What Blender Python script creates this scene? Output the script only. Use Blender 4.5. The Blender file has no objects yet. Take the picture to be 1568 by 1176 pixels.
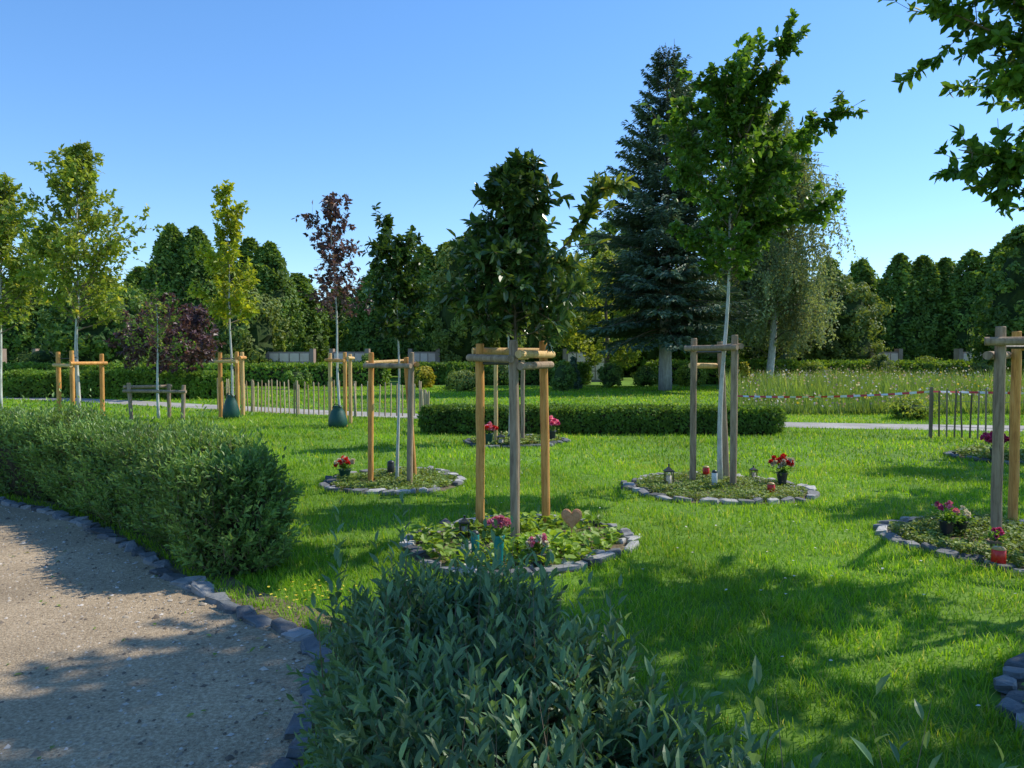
import bpy, math, numpy as np
from mathutils import Vector
rng=np.random.default_rng(11)
TAU=2*math.pi
scene=bpy.context.scene

# ------------------------------------------------------------------ helpers
def nrm(a):
    a=np.asarray(a,float); return a/np.maximum(np.linalg.norm(a,axis=-1,keepdims=True),1e-9)
class MB:
    def __init__(s): s.v=[];s.l=[];s.s=[];s.r=[];s.m=[];s.n=0
    def add(s,v,fl,rnd=0.5,mi=0):
        v=np.asarray(v,float).reshape(-1,3)
        for f,r in (fl if isinstance(fl,list) else [(fl,rnd)]):
            f=np.asarray(f,dtype=np.int64); k,c=f.shape
            s.l.append((f+s.n).ravel()); s.s.append(np.full(k,c))
            s.r.append(np.broadcast_to(np.asarray(r,float),(k,)).copy())
            s.m.append(np.broadcast_to(np.asarray(mi),(k,)).copy())
        s.v.append(v); s.n+=len(v)
    def build(s,name,mats,parent=None,smooth=False,loc=None):
        me=bpy.data.meshes.new(name)
        V=np.concatenate(s.v).astype(np.float32); L=np.concatenate(s.l).astype(np.int32)
        S=np.concatenate(s.s).astype(np.int32); st=np.concatenate([[0],np.cumsum(S)[:-1]]).astype(np.int32)
        me.vertices.add(len(V)); me.vertices.foreach_set('co',V.ravel())
        me.loops.add(len(L)); me.loops.foreach_set('vertex_index',L)
        me.polygons.add(len(S)); me.polygons.foreach_set('loop_start',st)
        me.polygons.foreach_set('material_index',np.concatenate(s.m).astype(np.int32))
        me.polygons.foreach_set('use_smooth',np.full(len(S),smooth))
        a=me.attributes.new('rnd','FLOAT','FACE'); a.data.foreach_set('value',np.concatenate(s.r).astype(np.float32))
        me.update(calc_edges=True)
        for m in (mats if isinstance(mats,(list,tuple)) else [mats]): me.materials.append(m)
        ob=bpy.data.objects.new(name,me); scene.collection.objects.link(ob)
        if parent: ob.parent=parent
        if loc is not None: ob.location=loc
        return ob
def empty(name,loc=(0,0,0)):
    e=bpy.data.objects.new(name,None); e.location=loc; e.empty_display_size=.2
    scene.collection.objects.link(e); return e

T8=(np.array([(0,0,0),(-.40,.30,.07),(0,.30,0),(.40,.30,.07),(-.42,.62,.04),(0,.64,-.02),(.42,.62,.04),(0,1,-.10)]),
    [np.array([(0,2,1),(0,3,2),(4,5,7),(5,6,7)]),np.array([(1,2,5,4),(2,3,6,5)])])
T4=(np.array([(0,0,0),(-.5,.45,.10),(0,1,-.06),(.5,.45,.10)]),[np.array([(0,3,2),(0,2,1)])])
T6=(np.array([(0,0,0),(-.46,.28,.08),(-.44,.68,.05),(0,1,-.06),(.44,.68,.05),(.46,.28,.08)]),[np.array([(0,3,2,1),(0,5,4,3)])])
TG5=(np.array([(-.5,0,0),(.5,0,0),(.38,.55,.08),(-.38,.55,.08),(0,1,.28)]),[np.array([(0,1,2,3)]),np.array([(3,2,4)])])
TG3=(np.array([(-.5,0,0),(.5,0,0),(0,1,.2)]),[np.array([(0,1,2)])])
def leaves(mb,P,D,N,L,W,T=T4,mi=0,rnd=None):
    P=np.asarray(P,float); n=len(P)
    if n==0: return
    D=nrm(D); S=nrm(np.cross(D,N)); N=np.cross(S,D)
    L=np.broadcast_to(L,(n,)).reshape(n,1,1); W=np.broadcast_to(W,(n,)).reshape(n,1,1)
    t,fs=T; t=t[None]
    V=P[:,None]+t[...,0:1]*W*S[:,None]+t[...,1:2]*L*D[:,None]+t[...,2:3]*L*N[:,None]
    if rnd is None: rnd=rng.random(n)
    off=np.arange(n)[:,None,None]*t.shape[1]
    fl=[((f[None]+off).reshape(-1,f.shape[1]),np.repeat(rnd,len(f))) for f in fs]
    mb.add(V,fl,mi=mi)
def rdir(n):
    return nrm(rng.normal(size=(n,3)))
def tube(mb,pts,rad,sides=7,mi=0,rnd=.5,cap=True):
    pts=np.asarray(pts,float); n=len(pts); rad=np.broadcast_to(rad,(n,))
    tan=nrm(np.gradient(pts,axis=0)) if n>2 else np.repeat(nrm(pts[1:]-pts[:1]),2,0)
    ref=np.array([1,0,0]) if abs(tan[0][0])<.8 else np.array([0,1,0])
    a=nrm(np.cross(tan,ref)); b=np.cross(tan,a)
    th=np.arange(sides)/sides*TAU
    V=pts[:,None]+rad[:,None,None]*(np.cos(th)[None,:,None]*a[:,None]+np.sin(th)[None,:,None]*b[:,None])
    i=np.arange(n-1)[:,None]*sides; j=np.arange(sides)[None]; k=(j+1)%sides
    f=np.stack([i+j,i+k,i+sides+k,i+sides+j],-1).reshape(-1,4)
    fl=[(f,rnd)]
    if cap: fl+= [(np.arange(sides)[None,::-1],rnd),((np.arange(sides)+(n-1)*sides)[None],rnd)]
    mb.add(V.reshape(-1,3),fl,mi=mi)
def lathe(mb,prof,c,sides=16,mi=0):
    n=len(prof); th=np.arange(sides)/sides*TAU
    V=np.array([[(c[0]+r*math.cos(t),c[1]+r*math.sin(t),c[2]+z) for t in th] for r,z in prof]).reshape(-1,3)
    i=np.arange(n-1)[:,None]*sides; j=np.arange(sides)[None]; k=(j+1)%sides
    f=np.stack([i+j,i+k,i+sides+k,i+sides+j],-1).reshape(-1,4)
    mb.add(V,[(f,.5),(np.arange(sides)[None,::-1],.5)],mi=mi)
def box(mb,c,s,mi=0,rot=0,rnd=.5):
    V=np.array([(x,y,z) for x in(-.5,.5) for y in(-.5,.5) for z in(-.5,.5)])*np.array(s)
    cr,sr=math.cos(rot),math.sin(rot); V=np.stack([V[:,0]*cr-V[:,1]*sr,V[:,0]*sr+V[:,1]*cr,V[:,2]],1)+np.array(c)
    mb.add(V,np.array([(0,1,3,2),(4,6,7,5),(0,4,5,1),(2,3,7,6),(0,2,6,4),(1,5,7,3)]),rnd=rnd,mi=mi)
def rock(mb,c,s,rot,jit=.16,mi=0):
    nu,nv=8,5; V=[]
    for i in range(nv):
        ph=-math.pi/2+math.pi*(i+.5)/nv
        for j in range(nu):
            t=TAU*(j+.5)/nu
            f=lambda q:math.copysign(abs(q)**.35,q)
            V.append((f(math.cos(ph))*f(math.cos(t)),f(math.cos(ph))*f(math.sin(t)),f(math.sin(ph))))
    V=np.array(V)*.5
    k=rng.normal(size=8)*jit; V[:,0]+=V[:,1]*k[0]; V[:,1]+=V[:,0]*k[1]; V[:,:2]*=(1+np.sign(V[:,:1])*k[2])
    V=V*(1+rng.normal(size=(len(V),1))*jit*.35)+rng.normal(size=(len(V),3))*jit*.16
    V=V*np.array(s); cr,sr=math.cos(rot),math.sin(rot)
    V[:,2]+=V[:,0]*rng.normal()*.10+V[:,1]*rng.normal()*.10
    V=np.stack([V[:,0]*cr-V[:,1]*sr,V[:,0]*sr+V[:,1]*cr,V[:,2]],1)+np.array(c)
    i=np.arange(nv-1)[:,None]*nu; j=np.arange(nu)[None]; k=(j+1)%nu
    f=np.stack([i+j,i+k,i+nu+k,i+nu+j],-1).reshape(-1,4); q=rng.random()
    mb.add(V,[(f,q),(np.arange(nu)[None,::-1],q),((np.arange(nu)+(nv-1)*nu)[None],q)],mi=mi)
def catmull(P,m=8):
    P=np.asarray(P,float); Q=np.vstack([2*P[0]-P[1],P,2*P[-1]-P[-2]]); out=[]
    for i in range(1,len(Q)-2):
        for t in np.arange(m)/m:
            a,b,c,d=Q[i-1:i+3]
            out.append(.5*((2*b)+(c-a)*t+(2*a-5*b+4*c-d)*t*t+(3*b-a-3*c+d)*t**3))
    out.append(P[-1]); return np.array(out)
def dist_poly(X,poly):
    X=np.asarray(X,float)[:,:2]; best=np.full(len(X),1e9)
    for a,b in zip(poly[:-1],poly[1:]):
        ab=b-a; t=np.clip(((X-a)@ab)/(ab@ab+1e-12),0,1); d=np.linalg.norm(X-a-t[:,None]*ab,axis=1); best=np.minimum(best,d)
    return best
def inside(X,poly):
    r=np.zeros(len(X),bool); x,y=X[:,0],X[:,1]
    for a,b in zip(poly,np.roll(poly,-1,0)):
        if a[1]==b[1]: continue
        c=((a[1]>y)!=(b[1]>y))&(x<(b[0]-a[0])*(y-a[1])/(b[1]-a[1])+a[0]); r^=c
    return r
def resample(poly,step):
    poly=np.asarray(poly,float); s=np.concatenate([[0],np.cumsum(np.linalg.norm(np.diff(poly,axis=0),axis=1))])
    q=np.arange(0,s[-1],step); return np.stack([np.interp(q,s,poly[:,k]) for k in range(poly.shape[1])],1),q
def wob(x,y,f=1.):
    return (np.sin(x*1.7*f+y*.6*f+1)+np.sin(y*2.3*f-x*1.1*f+2)+np.sin((x+y)*3.9*f+.5)*.6+np.sin((x-y)*6.1*f)*.4)/3

# ------------------------------------------------------------------ materials
def newmat(name):
    m=bpy.data.materials.new(name); m.use_nodes=True; nt=m.node_tree; nt.nodes.clear()
    return m,nt,nt.nodes.new('ShaderNodeOutputMaterial')
def ramp(nt,stops):
    r=nt.nodes.new('ShaderNodeValToRGB'); e=r.color_ramp.elements
    while len(e)<len(stops): e.new(.5)
    for el,(p,c) in zip(e,stops): el.position=p; el.color=(*c,1)
    return r
def leafmat(name,c0,c1,trans=.35,rough=.5,c2=None,tcol=1.6,spec=.4,nsc=1.3):
    m,nt,out=newmat(name); at=nt.nodes.new('ShaderNodeAttribute'); at.attribute_name='rnd'
    st=[(0,c0),(.8 if c2 else 1,c1)]
    if c2: st.append((1,c2))
    r=ramp(nt,st); nt.links.new(at.outputs['Fac'],r.inputs[0])
    geo=nt.nodes.new('ShaderNodeNewGeometry'); nz=nt.nodes.new('ShaderNodeTexNoise'); nz.inputs['Scale'].default_value=nsc
    nt.links.new(geo.outputs['Position'],nz.inputs['Vector'])
    mr=nt.nodes.new('ShaderNodeMapRange'); mr.inputs[1].default_value=.3; mr.inputs[2].default_value=.7; mr.inputs[3].default_value=.72; mr.inputs[4].default_value=1.28
    nt.links.new(nz.outputs['Fac'],mr.inputs[0])
    vm=nt.nodes.new('ShaderNodeVectorMath'); vm.operation='SCALE'; nt.links.new(r.outputs[0],vm.inputs[0]); nt.links.new(mr.outputs[0],vm.inputs['Scale'])
    p=nt.nodes.new('ShaderNodeBsdfPrincipled'); p.inputs['Roughness'].default_value=rough; p.inputs['Specular IOR Level'].default_value=spec
    nt.links.new(vm.outputs[0],p.inputs['Base Color'])
    tr=nt.nodes.new('ShaderNodeBsdfTranslucent'); v2=nt.nodes.new('ShaderNodeVectorMath'); v2.operation='MULTIPLY'
    v2.inputs[1].default_value=(tcol*1.15,tcol,tcol*.45); nt.links.new(vm.outputs[0],v2.inputs[0]); nt.links.new(v2.outputs[0],tr.inputs[0])
    mx=nt.nodes.new('ShaderNodeMixShader'); mx.inputs[0].default_value=trans
    nt.links.new(p.outputs[0],mx.inputs[1]); nt.links.new(tr.outputs[0],mx.inputs[2]); nt.links.new(mx.outputs[0],out.inputs[0])
    return m
def noisemat(name,stops,scale=5,detail=6,rough=.85,bump=.3,bscale=None,bdist=.01,stretch=(1,1,1),rndmix=0,spec=.3,big=None):
    m,nt,out=newmat(name); tc=nt.nodes.new('ShaderNodeTexCoord'); mp=nt.nodes.new('ShaderNodeMapping'); mp.inputs['Scale'].default_value=stretch
    nt.links.new(tc.outputs['Object'],mp.inputs[0])
    nz=nt.nodes.new('ShaderNodeTexNoise'); nz.inputs['Scale'].default_value=scale; nz.inputs['Detail'].default_value=detail; nz.inputs['Roughness'].default_value=.65
    nt.links.new(mp.outputs[0],nz.inputs[0]); src=nz.outputs['Fac']
    if rndmix:
        at=nt.nodes.new('ShaderNodeAttribute'); at.attribute_name='rnd'
        mx=nt.nodes.new('ShaderNodeMix'); mx.inputs[0].default_value=rndmix; nt.links.new(src,mx.inputs[2]); nt.links.new(at.outputs['Fac'],mx.inputs[3]); src=mx.outputs[0]
    r=ramp(nt,stops); nt.links.new(src,r.inputs[0]); col=r.outputs[0]
    if big:
        n3=nt.nodes.new('ShaderNodeTexNoise'); n3.inputs['Scale'].default_value=big; n3.inputs['Detail'].default_value=4; nt.links.new(mp.outputs[0],n3.inputs[0])
        mr=nt.nodes.new('ShaderNodeMapRange'); mr.inputs[1].default_value=.3; mr.inputs[2].default_value=.7; mr.inputs[3].default_value=.72; mr.inputs[4].default_value=1.2
        nt.links.new(n3.outputs['Fac'],mr.inputs[0]); vm=nt.nodes.new('ShaderNodeVectorMath'); vm.operation='SCALE'
        nt.links.new(col,vm.inputs[0]); nt.links.new(mr.outputs[0],vm.inputs['Scale']); col=vm.outputs[0]
    p=nt.nodes.new('ShaderNodeBsdfPrincipled'); p.inputs['Roughness'].default_value=rough; p.inputs['Specular IOR Level'].default_value=spec
    nt.links.new(col,p.inputs['Base Color'])
    if bump:
        n2=nt.nodes.new('ShaderNodeTexNoise'); n2.inputs['Scale'].default_value=bscale or scale*3; n2.inputs['Detail'].default_value=5; nt.links.new(mp.outputs[0],n2.inputs[0])
        b=nt.nodes.new('ShaderNodeBump'); b.inputs['Strength'].default_value=bump; b.inputs['Distance'].default_value=bdist
        nt.links.new(n2.outputs['Fac'],b.inputs['Height']); nt.links.new(b.outputs[0],p.inputs['Normal'])
    nt.links.new(p.outputs[0],out.inputs[0]); return m
M={}
M['grass']=leafmat('grass_blades',(.115,.26,.012),(.26,.46,.022),.44,.55,c2=(.44,.48,.11),tcol=1.45,spec=.25,nsc=.55)
M['meadow']=leafmat('meadow_grass',(.10,.19,.03),(.25,.35,.08),.35,.7,c2=(.40,.36,.20),nsc=.4)
M['ground']=noisemat('ground_turf',[(.3,(.08,.16,.014)),(.6,(.14,.26,.02)),(.8,(.20,.31,.035))],2.5,8,.95,.6,bdist=.03,big=.12)
M['soil']=noisemat('soil',[(.3,(.10,.075,.045)),(.7,(.24,.19,.12))],9,8,.95,.8,bdist=.03)
M['gravel']=noisemat('fine_gravel',[(.25,(.17,.118,.072)),(.5,(.40,.30,.185)),(.72,(.62,.49,.335))],60,10,.95,.9,bscale=110,bdist=.012,big=1.1)
M['fpath']=noisemat('grey_path',[(.3,(.28,.26,.23)),(.7,(.45,.42,.37))],20,8,.95,.3,big=1)
M['slate']=noisemat('slate_stone',[(.25,(.05,.054,.058)),(.5,(.13,.14,.145)),(.8,(.28,.285,.28))],7,8,.75,.7,bscale=30,bdist=.02,rndmix=.45)
M['stone']=noisemat('mixed_grey_stone',[(.2,(.08,.082,.084)),(.5,(.26,.255,.245)),(.8,(.52,.50,.46))],9,8,.8,.6,bscale=30,bdist=.015,rndmix=.6)
M['pebble']=noisemat('pebbles',[(.2,(.14,.11,.08)),(.6,(.40,.33,.24)),(.9,(.62,.56,.48))],3,3,.9,0,rndmix=.8)
M['wood']=noisemat('orange_wood',[(.3,(.40,.16,.04)),(.5,(.68,.32,.085)),(.75,(.80,.44,.15))],9,7,.7,.4,bdist=.004,stretch=(4,4,.5),big=1.2)
M['wood2']=noisemat('pale_wood',[(.3,(.46,.27,.10)),(.5,(.68,.44,.18)),(.8,(.76,.55,.28))],9,7,.7,.4,bdist=.004,stretch=(4,4,.5))
M['woodg']=noisemat('weathered_wood',[(.3,(.17,.115,.075)),(.5,(.35,.25,.165)),(.8,(.50,.38,.27))],9,7,.8,.5,bdist=.004,stretch=(4,4,.5),big=1.5)
M['bark']=noisemat('bark',[(.3,(.09,.07,.05)),(.7,(.22,.18,.14))],12,7,.9,.6,stretch=(3,3,.6))
M['barkw']=noisemat('whitewashed_bark',[(.3,(.34,.33,.28)),(.55,(.62,.61,.55)),(.8,(.8,.79,.75))],8,6,.85,.4,stretch=(2,2,.6))
M['twig']=noisemat('twig_bark',[(.3,(.12,.09,.06)),(.7,(.24,.19,.13))],10,3,.9,0)
M['spbark']=noisemat('spruce_bark',[(.3,(.22,.21,.19)),(.7,(.46,.44,.40))],5,7,.9,.6,bdist=.03,stretch=(2,2,.5))
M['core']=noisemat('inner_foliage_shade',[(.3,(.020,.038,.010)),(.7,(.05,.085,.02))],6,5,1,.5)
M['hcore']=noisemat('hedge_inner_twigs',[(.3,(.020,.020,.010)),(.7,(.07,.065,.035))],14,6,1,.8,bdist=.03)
M['privet']=leafmat('privet_leaf_shaded',(.06,.13,.055),(.15,.26,.11),.26,.45,c2=(.26,.40,.14),tcol=1.5,nsc=2.5)  # bluish green of shade put into the leaf colour of the near hedge
M['privet2']=leafmat('privet_leaf_sunny',(.07,.15,.035),(.19,.32,.075),.30,.45,c2=(.38,.50,.14),tcol=1.6)  # sunlit copy of the privet leaf, sunlight put into its colour
M['hedgeleaf']=leafmat('clipped_hedge_leaf',(.06,.13,.02),(.17,.29,.042),.3,.6,tcol=1.5)
M['hedgefar']=leafmat('far_hedge_leaf',(.10,.20,.022),(.23,.36,.045),.3,.6,tcol=1.5)
M['ever']=leafmat('glossy_evergreen_leaf',(.030,.070,.018),(.085,.16,.035),.20,.3,c2=(.24,.32,.07),tcol=1.6,spec=.6,nsc=4)
M['everd']=leafmat('young_yellow_leaf',(.16,.22,.03),(.34,.38,.06),.35,.4,c2=(.5,.42,.08),tcol=1.3)
M['green']=leafmat('green_leaf',(.055,.14,.02),(.13,.25,.036),.38,.42,c2=(.24,.36,.055),tcol=1.6,nsc=2)
M['ygreen']=leafmat('yellow_green_leaf',(.20,.30,.025),(.44,.48,.04),.45,.5,c2=(.66,.58,.05),tcol=1.3)
M['mgreen']=leafmat('medium_green_leaf',(.14,.23,.035),(.33,.41,.065),.45,.5,c2=(.58,.54,.09),tcol=1.35)
M['purple']=leafmat('purple_leaf',(.06,.035,.045),(.17,.09,.10),.3,.4,c2=(.2,.17,.12),tcol=1.4)
M['horn']=leafmat('hornbeam_leaf',(.075,.15,.026),(.18,.29,.048),.30,.6,c2=(.28,.37,.06),tcol=1.5,nsc=.5)
M['olive']=leafmat('olive_leaf',(.12,.175,.035),(.25,.32,.075),.3,.6,tcol=1.5,nsc=.6)
M['birch']=leafmat('birch_leaf',(.16,.22,.09),(.33,.41,.19),.38,.6,tcol=1.3,nsc=.6)
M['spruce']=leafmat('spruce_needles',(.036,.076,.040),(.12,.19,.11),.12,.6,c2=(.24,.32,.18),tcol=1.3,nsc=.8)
M['cover']=leafmat('groundcover_leaf',(.14,.27,.03),(.30,.44,.05),.4,.5,c2=(.46,.50,.10),tcol=1.4)
M['cover2']=leafmat('thyme_leaf',(.11,.19,.035),(.25,.33,.07),.3,.6,c2=(.44,.37,.17),nsc=5)
M['ybush']=leafmat('golden_shrub_leaf',(.30,.30,.02),(.60,.52,.05),.35,.6,tcol=1.1)
M['pink']=leafmat('pink_petal',(.72,.14,.30),(.9,.42,.56),.3,.6,tcol=1.)
M['red']=leafmat('red_petal',(.6,.01,.015),(.85,.05,.04),.25,.5,tcol=1.)
M['whitep']=leafmat('white_petal',(.6,.55,.45),(.85,.82,.76),.3,.6,tcol=1.)
M['magenta']=leafmat('magenta_petal',(.45,.03,.17),(.7,.10,.28),.3,.6,tcol=1.)
M['yel']=leafmat('yellow_petal',(.7,.5,.02),(.85,.7,.08),.3,.6,tcol=1.)
M['lilac']=leafmat('dry_pinkish_umbel',(.40,.28,.24),(.68,.52,.46),.3,.6,tcol=1.)
def plain(n,c,r=.4):
    return noisemat(n,[(.3,tuple(x*.8 for x in c)),(.7,c)],15,4,r,.1,spec=.5)
M['teal']=plain('teal_plastic',(.01,.24,.22)); M['candle']=plain('red_candle',(.72,.02,.012),.3); M['dark']=plain('dark_metal',(.035,.04,.04),.4)
M['bag']=plain('green_bag',(.014,.085,.055),.5); M['terra']=noisemat('terracotta_heart',[(.3,(.42,.18,.08)),(.7,(.66,.33,.18))],25,6,.8,.4)
M['gold']=plain('brass_lid',(.5,.33,.1),.35); M['tapew']=plain('tape_white',(.8,.8,.78)); M['taper']=plain('tape_red',(.7,.06,.05))
M['pot']=plain('grey_pot',(.12,.12,.12),.6); M['potb']=plain('clay_pot',(.36,.23,.15),.8)
M['wall']=noisemat('pink_granite',[(.3,(.66,.47,.38)),(.7,(.80,.64,.54))],3,6,.8,.2,rndmix=.3)
M['wall2']=noisemat('brown_concrete',[(.3,(.26,.19,.15)),(.7,(.40,.31,.26))],2,6,.9,.2)
M['fence']=noisemat('chestnut_paling',[(.3,(.34,.24,.13)),(.7,(.62,.48,.30))],6,5,.85,.3,stretch=(4,4,.5),rndmix=.5)
M['fenced']=noisemat('dark_paling',[(.3,(.12,.09,.06)),(.7,(.30,.23,.16))],6,5,.85,.3,stretch=(4,4,.5),rndmix=.5)
M['wire']=plain('wire',(.2,.2,.2))

# ------------------------------------------------------------------ layout
edge=catmull([(-16,14.2),(-9,10.3),(-5.5,8.15),(-4.3,7.3),(-3.1,6.15),(-2.5,5.45),(-2.0,4.9),(-1.42,4.45),(-1.05,3.95),(-.93,3.4),(-.9,2.93),(-.85,2.0),(-.6,1.0),(0,.1),(1.2,-.9),(4,-2)])
far_edge=catmull([(-18,11.2),(-11,7.4),(-7.8,5.5),(-6.7,4.9),(-5.7,4.2),(-5.1,3.7),(-4.6,3.2),(-4.3,2.8),(-4.1,2.3),(-4.0,1.8),(-3.9,1.3),(-3.6,.4),(-3.0,-.8),(-2,-2),(-.7,-3.2),(2.5,-4.8)])
cen=(edge+far_edge)/2; ppoly=np.vstack([edge,far_edge[::-1]])
outn=nrm(edge-far_edge)
hedgeL=catmull([(-2.12,5.70),(-2.75,6.45),(-3.85,7.55),(-5.25,8.68),(-8.6,10.8),(-15.5,14.9)],6)
hedgeN=catmull([(-.22,2.75),(-.08,2.15),(.20,1.45),(.75,.75),(1.7,-.1)],6)
hedgeM=np.array([(-1.6,16.0),(1,15.9),(5.35,15.8)])
fpath=catmull([(-40,36),(-20,30),(-10,24.5),(-5,21.6),(0,19.5),(6,18.0),(11,17.0),(18,16.3),(40,16)],6)
PL={'c':(0.05,6.42,.98),'rm':(2.5,9.1,1.05),'r':(4.25,6.35,.98),'lm':(-1.5,9.65,.92),'b':(0.05,14.2,.95),'rr':(8.2,11.9,1.0),'br':(3.05,3.05,.85)}

mb=MB(); xs=np.array([-900,-200,-60,-20,0,20,60,200,900.]); ys=np.array([-60,-10,0,10,20,40,80,200,1500.])
V=np.array([(x,y,0) for y in ys for x in xs]); k=len(xs)
mb.add(V,np.array([(j*k+i,j*k+i+1,(j+1)*k+i+1,(j+1)*k+i) for j in range(len(ys)-1) for i in range(k-1)]))
mb.build('ground',M['ground'])
mb=MB(); n=len(edge); V=np.vstack([np.c_[edge,np.full(n,.008)],np.c_[cen,np.full(n,.016)],np.c_[far_edge,np.full(n,.008)]])
F=[(i,i+1,n+i+1,n+i) for i in range(n-1)]+[(n+i,n+i+1,2*n+i+1,2*n+i) for i in range(n-1)]
mb.add(V,np.array(F)); gp=mb.build('gravel_path',M['gravel'],smooth=True)
mb=MB(); V=np.vstack([np.c_[edge,np.full(n,.006)],np.c_[edge+outn*.33,np.full(n,.005)]]); mb.add(V,np.array([(i,n+i,n+i+1,i+1) for i in range(n-20)])); mb.build('soil_border',M['soil'])
# pebbles
mb=MB()
Q=rng.uniform((-7,1.5),(0,9),(20000,2)); Q=Q[inside(Q,ppoly)]
Q=np.c_[Q,np.full(len(Q),.012)]
s=rng.gamma(2.,.0028,len(Q))+.002
oct_=np.array([(1,0,0),(0,1,0),(-1,0,0),(0,-1,0),(0,0,.7)])
R=rng.uniform(.6,1.3,(len(Q),5,1)); ang=rng.random(len(Q))*TAU; ca,sa=np.cos(ang)[:,None],np.sin(ang)[:,None]
ov=np.stack([oct_[None,:,0]*ca-oct_[None,:,1]*sa,oct_[None,:,0]*sa+oct_[None,:,1]*ca,np.broadcast_to(oct_[:,2],(len(Q),5))],-1)
V=Q[:,None]+ov*R*s[:,None,None]
f=np.array([(0,1,4),(1,2,4),(2,3,4),(3,0,4)])
mb.add(V,[((f[None]+np.arange(len(Q))[:,None,None]*5).reshape(-1,3),np.repeat(rng.random(len(Q)),4))])
mb.build('path_pebbles',M['pebble'],smooth=True)
# edging
mb=MB(); E,_=resample(edge,.185)
for i in range(1,len(E)-1):
    if E[i][0]<-14: continue
    t=E[i+1]-E[i-1]; a=math.atan2(t[1],t[0])+rng.normal()*.16
    o=nrm(np.array([-t[1],t[0]]))*rng.normal()*.018
    rock(mb,(E[i][0]+o[0],E[i][1]+o[1],.000+rng.random()*.012),(.165+rng.random()*.04,.10+rng.random()*.04,.05+rng.random()*.025),a)
    if rng.random()<.2:
        rr=nrm(np.array([t[1],-t[0]])); rock(mb,(E[i][0]-rr[0]*.13,E[i][1]-rr[1]*.13,.002),(.11,.07,.04),a+rng.normal()*.4)
mb.build('stone_path_edging',M['slate'])
mb=MB(); n=len(fpath); t=nrm(np.gradient(fpath,axis=0)); o=np.stack([-t[:,1],t[:,0]],1)*.75
V=np.vstack([np.c_[fpath+o,np.full(n,.006)],np.c_[fpath-o,np.full(n,.006)]])
mb.add(V,np.array([(i,n+i,n+i+1,i+1) for i in range(n-1)])); mb.build('cemetery_walk_path',M['fpath'])

# ------------------------------------------------------------------ lawn grass
def plot_r(c,a): return c[2]*(1+.055*np.sin(2*a+c[0])+.04*np.sin(3*a+c[1])+.02*np.sin(5*a))
def in_plot(X,grow=0):
    m=np.zeros(len(X),bool)
    for c in PL.values():
        dx,dy=X[:,0]-c[0],X[:,1]-c[1]; m|=np.hypot(dx,dy)<plot_r(c,np.arctan2(dy,dx))+grow
    return m
def lawn_ok(X):
    ok=~(in_plot(X,.04)&(~in_plot(X,-.12)|(rng.random(len(X))>.42)))
    if X[:,1].min()<17:
        ok&=~inside(X,ppoly); de=dist_poly(X,edge); ok&=(de>.08)&((de>.33)|(rng.random(len(X))<.4))
        ok&=dist_poly(X,hedgeL)>.30; ok&=dist_poly(X,hedgeN)>.36; ok&=dist_poly(X,hedgeM)>.3
    ok&=dist_poly(X,fpath)>.78
    return ok
mb=MB()
for y0,y1,den,w,h0,h1,T in [(1.2,3.6,2600,.0055,.04,.08,TG5),(3.6,6.5,3000,.0058,.04,.08,TG5),(6.5,11,1500,.010,.04,.08,TG3),(11,22,380,.021,.05,.09,TG3),(22,42,80,.05,.06,.11,TG3)]:
    area=.9*(y1**2-y0**2)+3*(y1-y0); n=int(area*den)
    y=np.sqrt(rng.uniform(y0*y0,y1*y1,n)); x=rng.uniform(-1,1,n)*(.88*y+1.0); X=np.stack([x,y],1)
    X=X[lawn_ok(X)]; X=X[~((X[:,1]>21)&(X[:,0]>.26*X[:,1]+.5))]
    wv=wob(X[:,0],X[:,1],1.3); w2=wob(X[:,0]+7,X[:,1],5.); w3=wob(X[:,0]*.9+3,X[:,1]*.8,.5)
    k=rng.random(len(X))<np.clip(.85+.35*w2+.25*wv,.35,1); X=X[k];wv=wv[k];w2=w2[k];w3=w3[k]
    n=len(X); P=np.c_[X,np.zeros(n)]; a=rng.random(n)*TAU
    lean=rng.gamma(2,.28,n); D=np.c_[np.cos(a)*lean,np.sin(a)*lean,np.ones(n)]
    N=np.c_[np.cos(a),np.sin(a),-lean]
    L=rng.uniform(h0,h1,n)*(1+.3*wv+.3*w2)
    r=np.clip(.42+.20*wv+.16*w2+.2*w3+rng.normal(size=n)*.22,0,.98); r[rng.random(n)<.05+.06*(w3>.2)]=1
    leaves(mb,P,D,N,L,w*rng.uniform(.7,1.3,n),T,rnd=r)
X=[]
for c in list(PL.values()):
    a=rng.random(700)*TAU; rr=plot_r(c,a)+np.abs(rng.normal(size=700))*.05+.05; X.append(np.c_[c[0]+rr*np.cos(a),c[1]+rr*np.sin(a)])
mk=(edge[:,1]<9)&(edge[:,1]>1.5); E2,_=resample(edge[mk]+outn[mk]*.13,.005); X.append(E2+rng.normal(size=E2.shape)*.035)
X=np.vstack(X); n=len(X); a=rng.random(n)*TAU; lean=rng.gamma(2,.25,n)
leaves(mb,np.c_[X,np.zeros(n)],np.c_[np.cos(a)*lean,np.sin(a)*lean,np.ones(n)],np.c_[np.cos(a),np.sin(a),-lean],rng.uniform(.04,.10,n),.006,TG5,rnd=rng.random(n)*.9)
mb.build('lawn_grass',M['grass'])
mb=MB(); n=70000; y=21+31*rng.random(n)**1.2; x=rng.uniform(.27*y+.6,.98*y+2,n); a=rng.random(n)*TAU; lean=rng.gamma(2,.12,n)
cl=.5+.5*wob(x,y,.35); P=np.c_[x,y,np.zeros(n)]; hs=np.clip((y-21)/6,.45,1)
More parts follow.
